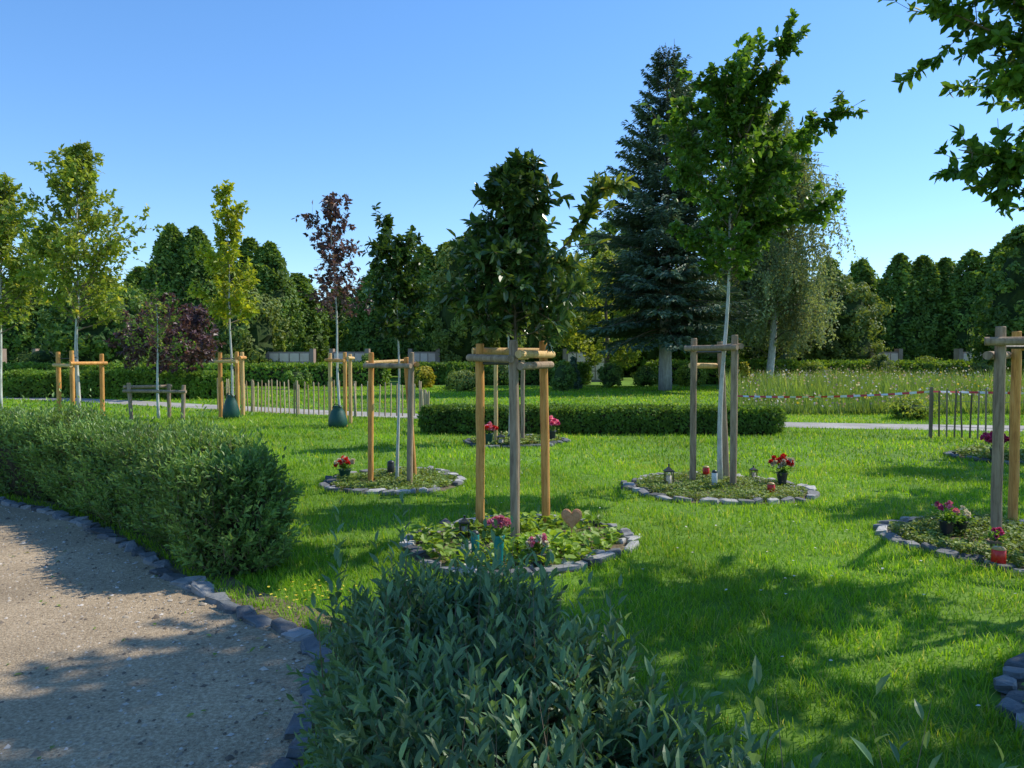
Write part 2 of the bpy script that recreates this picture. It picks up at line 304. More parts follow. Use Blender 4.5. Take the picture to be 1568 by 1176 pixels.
leaves(mb,P,np.c_[np.cos(a)*lean,np.sin(a)*lean,np.ones(n)],np.c_[np.cos(a),np.sin(a),-lean],rng.uniform(.35,1.0,n)*(.6+.9*cl)*hs,rng.uniform(.03,.07,n),TG3,rnd=np.clip(.1+.5*cl+rng.normal(size=n)*.2,0,1))
for mi,num in ((1,2200),(2,350),(3,3600)):
    x0=rng.uniform(21.5,50,num); xx=rng.uniform(.28*x0+.6,.95*x0,num); c2=wob(xx,x0,.5+.2*mi); k=c2>-.05; x0,xx=x0[k],xx[k]; z=rng.uniform(.45,.95,len(xx))*(.6+.8*(.5+.5*wob(xx,x0,.35)))*np.clip((x0-21)/6,.5,1)
    leaves(mb,np.c_[xx,x0,z],rdir(len(xx)),rdir(len(xx)),.085,.085,T4,mi=mi)
mb.build('wildflower_meadow',[M['meadow'],M['whitep'],M['yel'],M['lilac']])

# ------------------------------------------------------------------ hedges
def hedge(name,line,hw,h,leafmat_,nshoot,slen,nleaf,LL,LW,T=T8,tall=0,low=.04,simple=False,cin=.12,wobA=.045,rnd_sh=.13,tl=(1.4,2.4),sprigs=None):
    e=empty(name); line=np.asarray(line,float)
    mb=MB(); P,_=resample(line,.12); P=np.vstack([P,line[-1:]])
    t=nrm(np.gradient(P,axis=0)); nn=np.stack([-t[:,1],t[:,0]],1)
    P=np.vstack([P[:1]-t[:1]*hw*.66,P[:1]-t[:1]*hw*.45,P,P[-1:]+t[-1:]*hw*.45,P[-1:]+t[-1:]*hw*.66]); nn=np.vstack([nn[:1],nn[:1],nn,nn[-1:],nn[-1:]])
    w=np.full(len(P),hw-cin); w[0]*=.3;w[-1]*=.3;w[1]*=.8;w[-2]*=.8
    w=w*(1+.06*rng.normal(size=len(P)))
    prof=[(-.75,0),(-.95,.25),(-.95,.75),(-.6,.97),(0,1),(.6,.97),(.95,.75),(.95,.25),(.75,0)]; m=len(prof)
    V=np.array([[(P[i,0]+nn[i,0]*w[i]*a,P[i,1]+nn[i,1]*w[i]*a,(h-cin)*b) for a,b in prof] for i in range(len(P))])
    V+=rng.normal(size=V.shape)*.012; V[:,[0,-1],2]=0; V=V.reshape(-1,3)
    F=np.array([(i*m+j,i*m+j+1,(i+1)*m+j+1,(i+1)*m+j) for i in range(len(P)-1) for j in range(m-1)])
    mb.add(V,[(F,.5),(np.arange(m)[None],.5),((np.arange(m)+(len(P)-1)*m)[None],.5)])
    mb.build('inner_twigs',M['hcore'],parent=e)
    L=np.linalg.norm(np.diff(line,axis=0),axis=1).sum(); cap=math.pi*hw
    aS=2*L*h; aC=2*cap*h; aT=2*hw*L+math.pi*hw*hw; tot=aS+aC+aT
    nS,nC,nT=[int(nshoot*q/tot) for q in (aS,aC,aT*1.35)]
    s=np.concatenate([[0],np.cumsum(np.linalg.norm(np.diff(line,axis=0),axis=1))])
    def at(q): return np.stack([np.interp(q,s,line[:,0]),np.interp(q,s,line[:,1])],1)
    q=rng.random(nS)*L; p=at(q); tt=nrm(at(np.minimum(q+.05,L))-at(np.maximum(q-.05,0))); o=np.stack([-tt[:,1],tt[:,0]],1)*np.where(rng.random(nS)<.5,1,-1)[:,None]
    z=rng.uniform(low,h,nS); A=np.c_[p+o*hw,z]; NA=np.c_[o,np.zeros(nS)]
    t0=nrm(line[0]-line[1]); t1=nrm(line[-1]-line[-2]); B=[];NB=[]
    for c,tv in ((line[0],t0),(line[-1],t1)):
        k=nC//2; th=math.atan2(tv[1],tv[0])+rng.uniform(-math.pi/2,math.pi/2,k); o=np.c_[np.cos(th),np.sin(th)]
        B.append(np.c_[c+o*hw,rng.uniform(low,h,k)]); NB.append(np.c_[o,np.zeros(k)])
    q=rng.random(nT)*(L+1.6*hw)-.8*hw; qc=np.clip(q,0,L); p=at(qc); tt=nrm(at(np.minimum(qc+.05,L))-at(np.maximum(qc-.05,0)))
    ex=(q-qc)[:,None]; lat=rng.uniform(-1,1,nT)*np.sqrt(np.maximum(1-(ex[:,0]/hw)**2,0.05))
    p=p+tt*ex+np.stack([-tt[:,1],tt[:,0]],1)*(lat*hw*.93)[:,None]
    rad=np.sqrt(np.minimum(1,lat**2+(ex[:,0]/hw)**2))
    C=np.c_[p,h-rnd_sh*1.1*h*rad**3]; NC=np.tile([0,0,1.],(nT,1)); NC[:,:2]+=np.stack([-tt[:,1],tt[:,0]],1)*(lat**3)[:,None]*.6
    P=np.vstack([A]+B+[C]); N=nrm(np.vstack([NA]+NB+[NC])); top=np.zeros(len(P),bool); top[-nT:]=True
    wv=wob(P[:,0]+P[:,2],P[:,1]-P[:,2],2.2); w2=wob(P[:,0]-P[:,2]*2,P[:,1]+P[:,2],6.)
    sh=np.clip((P[:,2]-h*.65)/(h*.35),0,1)*(~top); P[:,:2]-=N[:,:2]*(sh**2)[:,None]*hw*rnd_sh*2
    base_in=(~top)*np.clip(1-P[:,2]/(.3*h),0,1); P[:,:2]-=N[:,:2]*base_in[:,None]*hw*.2
    P=P+N*((wv*wobA+w2*wobA*.5)*(h/.85))[:,None]
    n=len(P); depth=rng.random(n)**1.5*.13*(slen/.16); P=P-N*depth[:,None]
    mb=MB()
    if simple:
        D=nrm(N*.5+rdir(n)); leaves(mb,P,D,N+rdir(n)*.6,LL*rng.uniform(.7,1.3,n),LW*rng.uniform(.7,1.3,n),T,rnd=np.clip(.5+.2*wv+rng.normal(size=n)*.2,0,1))
    else:
        d=nrm(N*.6+np.array([0,0,.9])+rdir(n)*.55); ln=slen*rng.uniform(.5,1.45,n)
        if tall:
            pick=top&(rng.random(n)<tall); ln[pick]*=rng.uniform(tl[0],tl[1],pick.sum()); d[pick]=nrm(np.array([0,0,1.])+rdir(pick.sum())*.25)
        P0=P-d*(ln*.35)[:,None]; nl=nleaf
        bas=np.clip(.40+.2*wv+.1*w2+rng.normal(size=n)*.12,0,.9)
        if sprigs:
            sp=np.array([q[:3] for q in sprigs]); sl=np.array([q[3] for q in sprigs]); P0=np.vstack([P0,sp]); ln=np.r_[ln,sl]; d=np.vstack([d,nrm(np.array([0,0,1.])+rdir(len(sp))*.12)]); bas=np.r_[bas,np.full(len(sp),.5)]; n=len(P0)
        side=nrm(np.cross(d,rdir(n)))
        for k in range(nl):
            f=(k+.5)/nl; a=k//2*1.57+(k%2)*math.pi+rng.normal(size=n)*.25
            s2=np.cross(d,side); pe=side*np.cos(a)[:,None]+s2*np.sin(a)[:,None]
            D=nrm(d*(.55+.5*f)+pe*(1-.45*f)+rdir(n)*.12); Nn=nrm(d-pe*.4+rdir(n)*.15)
            sz=(.75+.5*math.sin(math.pi*min(1,f+.15)))*rng.uniform(.8,1.15,n)*np.clip(ln/slen,.8,1.25)
            leaves(mb,P0+d*(ln*f)[:,None],D,Nn,LL*sz,LW*sz,T,rnd=np.clip(bas+.38*(f-.4)+rng.normal(size=n)*.07,0,1),mi=0)
        leaves(mb,P0,d,side,ln,.007,TG3,mi=1)
    mb.build('leafy_shoots',[leafmat_,M['twig']],parent=e)
    return e
hedge('privet_hedge',hedgeN,.42,.65,M['privet'],3900,.21,14,.050,.0175,T8,tall=.18,wobA=.08,tl=(1.3,2.8),
   sprigs=[(-.70,2.85,.55,.50),(-.67,2.8,.5,.42),(-.42,2.85,.62,.46),(-.45,2.7,.55,.40),(-.15,3.0,.55,.36),(.30,2.3,.5,.42),(.38,1.9,.45,.40),(.62,1.9,.3,.45),(.1,2.6,.55,.36),(-.58,2.3,.5,.36),(1.25,1.9,.2,.35),(.95,1.8,.3,.36)])
iN=int(len(hedgeL)*.62)
hedge('privet_hedge',hedgeL[:iN],.37,.79,M['privet2'],8200,.19,9,.050,.021,T4,tall=.22,wobA=.12,rnd_sh=.15)
hedge('privet_hedge',hedgeL[iN-1:],.5,.84,M['privet2'],6000,.20,9,.06,.026,T4,tall=.16,wobA=.12,rnd_sh=.15)
hedge('clipped_hedge',hedgeM,.36,.56,M['hedgeleaf'],20000,.08,1,.075,.045,T4,simple=True,cin=.08,wobA=.06)
hedge('long_clipped_hedge',[(-20,30.5),(-16,30.2),(-11.6,29.6)],.6,1.0,M['hedgefar'],12000,.08,1,.15,.10,T4,simple=True,cin=.15)
hedge('long_clipped_hedge',[(-40,43),(-24,43),(-7.5,42)],.6,1.2,M['hedgefar'],14000,.08,1,.2,.14,T4,simple=True,cin=.15)
hedge('long_clipped_hedge',[(9,46),(20,46),(45,45)],.7,1.3,M['hedgefar'],12000,.08,1,.25,.16,T4,simple=True,cin=.15)
hedge('long_clipped_hedge',[(-6,45),(4,45)],.7,1.2,M['hedgeleaf'],7000,.08,1,.22,.14,T4,simple=True,cin=.15)

# ------------------------------------------------------------------ trees
def young_tree(name,base,lean,z0,z1,prof,nbr,LL,LW,lpm,leaf,trunk_r=.035,up=.8,T=T4,extra=None,white=True,twl=.35,ntw=7,droop=.0,extra_leaf=None,clus=1,xt=2.0,xl=1.5):
    e=empty(name,(base[0],base[1],0)); H=z1
    zz=np.linspace(0,H,16); tr=np.c_[lean[0]*(zz/H)**1.6+.02*np.sin(zz*2.1+base[0]),lean[1]*(zz/H)**1.6+.02*np.cos(zz*1.7),zz]
    rad=trunk_r*(1-.88*(zz/H)**.9)
    mt=MB(); tube(mt,tr,rad,8); mt.build('trunk',M['barkw'] if white else M['bark'],parent=e,smooth=True)
    mb=MB(); ml=MB(); segs=[]
    for i in range(nbr):
        t=(i+rng.random())/nbr; z=z0+(z1-z0)*t*.97; p=np.array([np.interp(z,zz,tr[:,0]),np.interp(z,zz,tr[:,1]),z])
        az=i*2.4+rng.normal()*.4; ln=prof(t)*rng.uniform(.55,1.2)
        u=up*(.6+.8*t)*rng.uniform(.6,1.4); d=nrm(np.array([math.cos(az),math.sin(az),u]))
        m=7; pts=[p]
        step=ln*math.sqrt(1+u*u*.3)/m
        for k in range(m):
            d=nrm(d+rng.normal(size=3)*.15+np.array([0,0,.05-droop*k*.06])); pts.append(pts[-1]+d*step)
        pts=np.array(pts); r0=max(.005,np.interp(z,zz,rad)*.5); tube(mb,pts,np.linspace(r0,.002,m+1),5,cap=False)
        for k in range(2,m): segs.append((pts[k],pts[k+1],.7))
        for j in range(ntw):
            f=rng.uniform(.22,.98); idx=f*m; a=int(min(idx,m-1)); q=pts[a]+(pts[a+1]-pts[a])*(idx-a)
            dv=nrm(nrm(pts[a+1]-pts[a])*.8+rdir(1)[0]*.9+np.array([0,0,.2-droop])); tl=twl*ln*rng.uniform(.5,1.3)+.05
            q1=q+dv*tl*.5; q2=q1+nrm(dv+rng.normal(size=3)*.25+np.array([0,0,.1-droop]))*tl*.5
            tube(mb,[q,q1,q2],[.0035,.0028,.0015],4,cap=False); segs+=[(q,q1,.9),(q1,q2,1.5)]
    top=tr[-4:]; segs+=[(top[i],top[i+1],1.5) for i in range(3)]
    ns=len(segs)
    if extra:
        for pts in extra:
            pts=np.array(pts,float)-np.array([base[0],base[1],0]); pts=catmull(pts,4); tube(mb,pts,np.linspace(trunk_r*.4,.004,len(pts)),6,cap=False)
            m=len(pts)
            for k in range(m//5,m-1): segs.append((pts[k],pts[k+1],xl))
            for j in range(int(m*xt)):
                a=rng.integers(m//6,m-1); dv=nrm(nrm(pts[a+1]-pts[a])+rdir(1)[0]*1.); tl=rng.uniform(.12,.4)*LL/.1; q2=pts[a]+dv*tl
                tube(mb,[pts[a],q2],[.004,.002],4,cap=False); segs.append((pts[a],q2,1.4))
    A=np.array([s[0] for s in segs]);B=np.array([s[1] for s in segs]);w=np.array([s[2] for s in segs])
    ln=np.linalg.norm(B-A,axis=1); w=w*np.clip(1+clus*rng.normal(size=len(w))*.5,.15,2.5)
    cnt=rng.poisson(ln*w*lpm); idx=np.repeat(np.arange(len(A)),cnt); n=len(idx)
    f=rng.random(n)[:,None]; P=A[idx]+(B[idx]-A[idx])*f; dd=nrm(B[idx]-A[idx])
    D=nrm(dd*.5+rdir(n)*.9+np.array([0,0,-.15-droop*.6])); N=nrm(np.array([0,0,1.])+rdir(n)*.8)
    bas=rng.normal(size=len(A))*.12
    L=LL*rng.uniform(.6,1.2,n)
    rr=np.clip(.45+bas[idx]+rng.normal(size=n)*.2,0,1)
    if extra_leaf is not None:
        sel=(idx>=ns)&(rng.random(n)<.5); leaves(ml,P[sel],D[sel],N[sel],L[sel],L[sel]*LW/LL,T,rnd=rr[sel],mi=1); s2=~sel
        leaves(ml,P[s2],D[s2],N[s2],L[s2],L[s2]*LW/LL,T,rnd=rr[s2])
    else: leaves(ml,P,D,N,L,L*LW/LL,T,rnd=rr)
    mb.build('branches',M['twig'],parent=e,smooth=True); ml.build('foliage',[leaf]+([extra_leaf] if extra_leaf is not None else []),parent=e)
    return e
def taper(R0,R1,low=.75):
    return lambda t: (R0*(low+(1-low)*min(1,t/.2)))*(1-t)+R1*t
young_tree('young_evergreen_tree',(0.03,6.62),(.03,0),1.76,3.30,lambda t:.50*(1-t**1.7)+.09,58,.110,.050,66,M['ever'],.026,.38,T6,white=False,twl=.36,ntw=7,clus=1.2,
   extra=[[(.1,6.62,2.35),(.38,6.55,2.5),(.6,6.5,2.75),(.76,6.45,3.1)]],extra_leaf=M['everd'],xt=.9,xl=1.1)
young_tree('unseen_shade_tree',(2.6,9.34),(.22,.1),2.45,5.0,lambda t:.35+.60*math.sin(math.pi*min(1,t*.8+.14)),56,.092,.055,74,M['green'],.036,.75,T6,clus=1.3,
   extra=[[(2.75,9.35,3.6),(3.2,9.3,4.1),(3.7,9.25,4.45),(4.1,9.2,4.6)],[(2.8,9.35,4.1),(3.05,9.3,4.8),(3.25,9.25,5.2),(3.38,9.2,5.65)],[(2.7,9.35,2.9),(3.1,9.3,3.2),(3.6,9.3,3.4),(3.92,9.3,3.45)],
          [(2.8,9.3,4.3),(2.6,9.3,4.7),(2.5,9.3,5.0)],[(2.7,9.3,3.4),(2.9,9.3,3.9),(3.3,9.2,4.6)],[(2.75,9.35,3.1),(3.2,9.3,3.35),(3.7,9.2,3.3)]])
young_tree('unseen_shade_tree',(5.0,6.3),(-.15,0),2.9,7.2,lambda t:.5+.95*math.sin(math.pi*min(1,t*.75+.15)),64,.10,.057,56,M['green'],.045,.6,T6,clus=1.2,
   extra=[[(4.9,6.2,3.0),(4.5,6.2,3.1),(4.1,6.2,3.2),(3.65,6.2,3.3)],[(4.9,6.2,3.6),(4.4,6.2,4.0),(3.9,6.2,4.25),(3.35,6.2,4.5)],[(4.9,6.2,2.7),(4.6,6.2,2.75),(4.2,6.2,2.85)],[(4.9,6.2,3.3),(4.4,6.1,3.6),(3.9,6.1,3.8)],[(4.9,6.2,3.8),(4.2,6.2,4.4),(3.6,6.2,4.75),(3.2,6.2,4.9)],[(4.6,6.2,3.3),(4.2,6.2,3.2),(3.95,6.2,3.0)]])
young_tree('unseen_shade_tree',(4.2,5.0),(-.2,.1),4.9,8.6,lambda t:.7+1.4*math.sin(math.pi*min(1,t*.75+.2)),64,.14,.085,42,M['green'],.05,.5,T4)  # unseen tree right of frame, added to cast shade on the path
young_tree('unseen_shade_tree',(5.9,4.2),(0,0),2.5,5.8,lambda t:.5+1.1*math.sin(math.pi*min(1,t*.8+.15)),60,.13,.08,46,M['green'],.045,.5,T4)  # out of view, added only to shade the lawn at near right
young_tree('unseen_shade_tree',(8.9,9.9),(0,0),2.6,5.8,lambda t:.4+.8*math.sin(math.pi*min(1,t*.8+.15)),46,.11,.07,44,M['green'],.04,.6,T4)
young_tree('unseen_shade_tree',(10.9,12.6),(0,0),2.5,5.8,lambda t:.4+.9*math.sin(math.pi*min(1,t*.8+.15)),46,.12,.07,40,M['green'],.04,.6,T4)
young_tree('young_oak_tree',(-1.43,9.4),(0,0),1.85,2.98,lambda t:.34+.08*math.sin(t*9),34,.09,.052,80,M['ever'],.024,.45,T6,ntw=8)
young_tree('young_oak_tree',(-.05,14.2),(0,0),1.9,3.9,taper(.8,.2),34,.12,.07,45,M['olive'],.03,.7,T4)
young_tree('young_purple_tree',(-4.05,17.6),(-.2,0),2.3,5.3,lambda t:.85*(1-t)**.6+.2,40,.12,.08,24,M['purple'],.035,.9,T4,ntw=7,clus=1.3)
young_tree('young_maple_tree',(-7.5,20.1),(-.1,0),2.3,6.1,taper(1.15,.25),54,.14,.085,32,M['ygreen'],.04,.7,T4,ntw=7,clus=1.3)
young_tree('young_linden_tree',(-11.7,20.2),(.15,0),2.3,7.2,lambda t:2.1*(1-t)**.75*(.75+.25*min(1,t*5))+.2,84,.15,.095,19,M['mgreen'],.06,.8,T4,ntw=9,clus=1.6)
young_tree('young_linden_tree',(-15.0,22.0),(.2,0),2.3,6.6,lambda t:2.2*(1-t)**.75*(.75+.25*min(1,t*5))+.2,84,.16,.10,19,M['mgreen'],.06,.8,T4,ntw=9,clus=1.6)
young_tree('small_weeping_tree',(-9.15,19.4),(0,0),1.45,3.0,lambda t:1.1-.2*t,30,.08,.06,14,M['mgreen'],.045,.6,T4,ntw=6,clus=1.3)
young_tree('purple_shrub_tree',(-13.4,30),(0,0),1.0,3.2,lambda t:2.1*math.sqrt(max(0,1-t*t*.8)),46,.2,.13,24,M['purple'],.06,.2,T4,ntw=8,white=False)

def clump_tree(name,base,H,zb,R,prof,ncl,per,ls,leaf,trunk_r=.2,cr=.22,core=True,parent=None,asp=.6,bark=None,cw=.66,tall=1.):
    e=empty(name,(base[0],base[1],0))
    if parent: e.parent=parent
    mt=MB(); zz=np.linspace(0,H*.8,8); tube(mt,np.c_[.05*np.sin(zz),.05*np.cos(zz),zz],trunk_r*(1-.8*zz/H),8)
    mt.build('trunk',bark or M['bark'],parent=e,smooth=True)
    ml=MB(); t=np.sort(rng.random(ncl)**.9); az=rng.random(ncl)*TAU
    rr=np.array([prof(q) for q in t])*R*rng.uniform(.75,1.06,ncl)
    C=np.c_[rr*np.cos(az),rr*np.sin(az),zb+(H-zb)*t]
    crr=R*cr*rng.uniform(.6,1.4,ncl)*np.clip(.55+rr/R*.6,.4,1.1); bas=rng.normal(size=ncl)*.14
    idx=np.repeat(np.arange(ncl),per); n=len(idx); d=rdir(n); rad=crr[idx]*rng.random(n)**.4
    off=d*rad[:,None]; off[:,2]*=tall
    P=C[idx]+off; out=nrm(d+nrm(C[idx]-np.array([0,0,zb+(H-zb)*.4]))*.6+rdir(n)*.45)
    D=nrm(np.cross(out,rdir(n))+np.array([0,0,-.2 if tall<=1 else .6])); s=ls*rng.uniform(.6,1.3,n)
    leaves(ml,P,D,out,s,s*asp,T4,rnd=np.clip(.42+bas[idx]+rng.normal(size=n)*.17,0,1))
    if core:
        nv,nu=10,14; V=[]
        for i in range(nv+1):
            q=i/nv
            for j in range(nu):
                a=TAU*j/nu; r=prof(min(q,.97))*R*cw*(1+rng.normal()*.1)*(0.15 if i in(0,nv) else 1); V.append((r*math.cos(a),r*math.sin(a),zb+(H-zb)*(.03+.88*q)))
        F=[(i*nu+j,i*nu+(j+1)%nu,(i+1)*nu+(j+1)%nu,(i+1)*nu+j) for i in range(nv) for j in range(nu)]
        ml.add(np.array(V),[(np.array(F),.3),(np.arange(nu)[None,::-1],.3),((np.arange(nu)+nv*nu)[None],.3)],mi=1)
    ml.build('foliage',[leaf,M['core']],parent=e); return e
colp=lambda t:(min(1,(t+.10)/.25)**.5)*(max(0,1-t**2.4)**.75)+.03
rnd_p=lambda t:math.sqrt(max(.02,1-(2*t-.95)**2))
row=empty('distant_tree_row'); vars_=[]
for i,(H,R,mat) in enumerate([(12,2.3,'horn'),(11,2.1,'horn'),(10.2,2.4,'horn'),(11.5,2.3,'olive')]):
    vars_.append(clump_tree('hornbeam_%d'%(i+1),(0,0),H,.6,R,colp,330,36,.34,M[mat],.2,.15,parent=row,tall=2.2,cw=.8))
def inst(src,loc,rot,sc):
    e=empty(src.name.split('.')[0]+'_copy',loc); e.parent=row; e.rotation_euler=(0,0,rot); e.scale=sc
    for c in src.children:
        o=bpy.data.objects.new(c.name,c.data); scene.collection.objects.link(o); o.parent=e
def put(v,px,d,top,w=1.):
    X=(px-784)/1150*d; Hh=1.6+(548-top)/1150*d; base=[12,11,10.2,11.5][v]; inst(vars_[v],(X,d,0),rng.random()*6,(w,w,Hh/base))
specs=[(0,-190,62,400,1.1),(1,-110,62,420,1.1),(0,-30,62,405,1.1),(2,40,62,425,1.1),(1,105,63,440,1.1),(3,165,66,430,1.1),(1,215,63,415,1),(0,265,58,352,1.0),(0,303,58,356,1.0),(1,345,66,390,1),(0,385,60,372,1.05),(0,415,60,378,1.),(1,458,66,425,1.2),
 (2,580,62,412,1.1),(1,520,70,445,1.2),(0,650,60,382,1.0),(0,682,60,380,1.0),(3,718,56,365,1.0),(2,745,62,395,1),(1,800,62,400,1.1),(3,860,64,400,1.1),(0,920,64,390,1.1),(1,985,64,410,1.1),(2,1050,66,410,1.1),(1,1120,66,410,1.1),
 (2,1200,66,400,1.1),(1,1268,64,403,.95),(2,1318,66,405,1.),(0,1375,62,395,1.),(0,1410,62,398,1.),(1,1445,62,402,.95),(0,1485,60,390,1),(1,1530,60,380,1.1),(2,1590,60,400,1.1),(2,1640,60,400,1.1),(0,1720,60,390,1.1),(1,1800,60,400,1.1)]
for sp in specs: put(*sp)
for v in vars_: v.location=(rng.uniform(-12,8),86+rng.random()*6,0)
hedge('tall_boundary_hedge',[(-75,67),(-30,68),(10,69),(75,66)],1.2,4.2,M['horn'],22000,.3,1,.55,.4,T4,simple=True,cin=.3)
clump_tree('light_green_tree',(5.4,43),7.4,1.3,2.6,rnd_p,130,60,.26,M['mgreen'],.14,.2,core=False)
clump_tree('olive_tree',(-3.2,50),9.6,1.0,2.4,rnd_p,130,60,.28,M['olive'],.16,.2)
clump_tree('broadleaf_tree',(2.0,52),9.2,1.0,3.0,rnd_p,130,60,.3,M['horn'],.16,.2)
clump_tree('broadleaf_tree',(7.5,56),11.5,1.2,3.8,rnd_p,150,60,.34,M['horn'],.2,.2)
clump_tree('broadleaf_tree',(22.0,50),6.8,.4,2.6,rnd_p,150,60,.28,M['olive'],.16,.2)
clump_tree('broadleaf_tree',(18.0,54),7.6,1,3.0,rnd_p,130,60,.3,M['mgreen'],.16,.2)
clump_tree('broadleaf_tree',(29.0,43),9.0,.6,2.3,colp,220,45,.27,M['horn'],.16,.16)
clump_tree('broadleaf_tree',(-25,46),6.2,.5,3,rnd_p,110,60,.3,M['horn'],.16,.2)
clump_tree('broadleaf_tree',(-17.5,50),6.0,.5,2.4,rnd_p,110,60,.3,M['olive'],.16,.2)
def shrub(name,x,y,h,r,mat,ls=.12,p=rnd_p,n=50): clump_tree(name,(x,y),h,.02,r,p,n,40,ls,mat,.02,.3,cw=.75)
cone=lambda t:max(.05,1-t)**.8
for nme,px,d,top,r,mat,pf in [('golden_shrub',648,40,562,.6,'ybush',rnd_p),('golden_shrub',1140,32,556,.38,'ybush',cone),('clipped_shrub',690,38,556,.35,'horn',cone),('clipped_shrub',712,36,570,.8,'olive',rnd_p),
  ('dark_shrub',862,36,554,.55,'horn',rnd_p),('dark_shrub',878,38,548,.4,'spruce',cone),('dark_shrub',935,40,556,.6,'horn',rnd_p),('dark_shrub',987,42,562,.6,'horn',rnd_p),('clipped_shrub',1060,42,556,.8,'mgreen',rnd_p),
  ('clipped_shrub',455,38,566,.6,'hedgefar',rnd_p),('clipped_shrub',290,34,586,.9,'hedgeleaf',rnd_p),('clipped_shrub',430,50,512,.6,'mgreen',cone),('clipped_shrub',65,46,530,1.2,'olive',rnd_p),('dark_shrub',1200,50,540,.9,'spruce',cone),
  ('clipped_shrub',1245,44,556,.8,'mgreen',rnd_p),('clipped_shrub',1420,46,548,.9,'mgreen',rnd_p),('clipped_shrub',1500,40,556,.7,'olive',rnd_p),('clipped_shrub',1395,19.5,615,.55,'mgreen',rnd_p),('clipped_shrub',560,44,545,.8,'horn',rnd_p),('clipped_shrub',350,44,545,.8,'olive',rnd_p),('clipped_shrub',1350,44,546,.8,'olive',rnd_p),('clipped_shrub',770,44,560,.8,'horn',rnd_p)]:
    shrub(nme,(px-784)/1150*d,d,1.6+(548-top)/1150*d,r,M[mat],.14 if d>25 else .08,pf)

def spruce(x,y,H,R):
    e=empty('spruce_tree',(x,y,0)); mt=MB(); zz=np.linspace(0,H,20); tube(mt,np.c_[zz*0,zz*0,zz],.33*(1-zz/H)**.9+.01,12); mt.build('trunk',M['spbark'],parent=e,smooth=True)
    mb=MB(); ml=MB(); z=2.8
    while z<H-.1:
        t=(z-2.8)/(H-2.8); nb=int(11-4*t)
        for k in range(nb):
            az=rng.random()*TAU; ln=(R*(min(1,.8+t*2.2))*(1-t)**.68+.2)*rng.uniform(.6,1.18)
            bb=rng.normal()*.12
            m=8; f=np.linspace(0,1,m+1); el=.05+.55*t+rng.normal()*.06; dz=ln*(el*f-.42*(1-t)*f*f*1.0+.20*f**4)
            pts=np.c_[np.cos(az)*ln*f,np.sin(az)*ln*f,z+rng.normal()*.12+dz]; tube(mb,pts,np.linspace(.035*(1-t)+.008,.004,m+1),4,cap=False)
            n=int(46*ln+12); q=rng.random(n)**.7*.9+.1; P=np.stack([np.interp(q,f,pts[:,c]) for c in range(3)],1)
            od=np.array([math.cos(az),math.sin(az),0]); sd_=np.array([-math.sin(az),math.cos(az),0]); sg=np.where(rng.random(n)<.5,1,-1)
            sp=(.5*(1-q)+.12)*ln*.5*rng.random(n)
            P=P+sd_*(sp*sg)[:,None]; P[:,2]-=sp*.3+rng.random(n)*.08
            D=nrm(od*.7+sd_*(sg*rng.uniform(.2,1.,n))[:,None]+np.c_[np.zeros(n),np.zeros(n),rng.uniform(-.6,.15,n)])
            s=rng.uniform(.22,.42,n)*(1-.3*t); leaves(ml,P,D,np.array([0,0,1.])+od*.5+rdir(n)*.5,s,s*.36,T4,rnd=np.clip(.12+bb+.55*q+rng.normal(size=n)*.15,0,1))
        z+=.26-.06*t
    for a in range(4):
        q=np.array([rng.normal()*.3,rng.normal()*.3,H-.9]); tube(mb,[q,q+np.array([rng.normal()*.15,0,1.1+rng.random()*.5])],[.02,.008],4)
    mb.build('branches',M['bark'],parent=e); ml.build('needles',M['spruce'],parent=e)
spruce(7.45,36.5,16.2,3.9)
def birch(x,y,H,R,name='weeping_birch_tree',nb=120,ns=14):
    e=empty(name,(x,y,0)); mt=MB(); zz=np.linspace(0,H*.95,16); tr=np.c_[.25*np.sin(zz*.35),.2*np.cos(zz*.3),zz]; tube(mt,tr,.22*(1-.93*zz/H),9); mt.build('trunk',M['barkw'],parent=e,smooth=True)
    mb=MB(); ml=MB()
    for i in range(nb):
        t=rng.random()**.8; z=H*(.15+.8*t); az=rng.random()*TAU; ln=R*math.sqrt(max(.12,1-(t*1.0)**2.6))*rng.uniform(.35,1.1)
        f=np.linspace(0,1,7); p0=np.array([np.interp(z,zz,tr[:,0]),np.interp(z,zz,tr[:,1]),z])
        pts=p0+np.c_[np.cos(az)*ln*f,np.sin(az)*ln*f,ln*(.9*f-.65*f*f)]; tube(mb,pts,np.linspace(.05,.01,7),4,cap=False)
        bb=rng.normal()*.18
        for s in range(ns):
            q=rng.uniform(.2,1); st=np.array([np.interp(q,f,pts[:,c]) for c in range(3)])+rng.normal(size=3)*.15; hl=rng.uniform(.9,3.2)*min(1,st[2]/7)
            m=6; g=np.linspace(0,1,m); sw=rng.normal(size=2)*.25
            sp=st+np.c_[sw[0]*g+np.cos(az)*.3*g,sw[1]*g+np.sin(az)*.3*g,-hl*g]; tube(mb,sp,.005,3,cap=False)
            n=int(hl*17); q=rng.random(n); P=np.stack([np.interp(q,g,sp[:,c]) for c in range(3)],1)+rng.normal(size=(n,3))*.07
            s_=rng.uniform(.12,.22,n); leaves(ml,P,nrm(rdir(n)+np.array([0,0,-.9])),rdir(n)+np.array([math.cos(az),math.sin(az),.3]),s_,s_*.6,T4,rnd=np.clip(.45+bb+rng.normal(size=n)*.2,0,1))
    mb.build('branches',M['bark'],parent=e); ml.build('foliage',M['birch'],parent=e)
birch(14.6,42.5,16.0,4.0,nb=150); birch(16.2,47,9.5,3.2,'weeping_willow_tree',70,12)

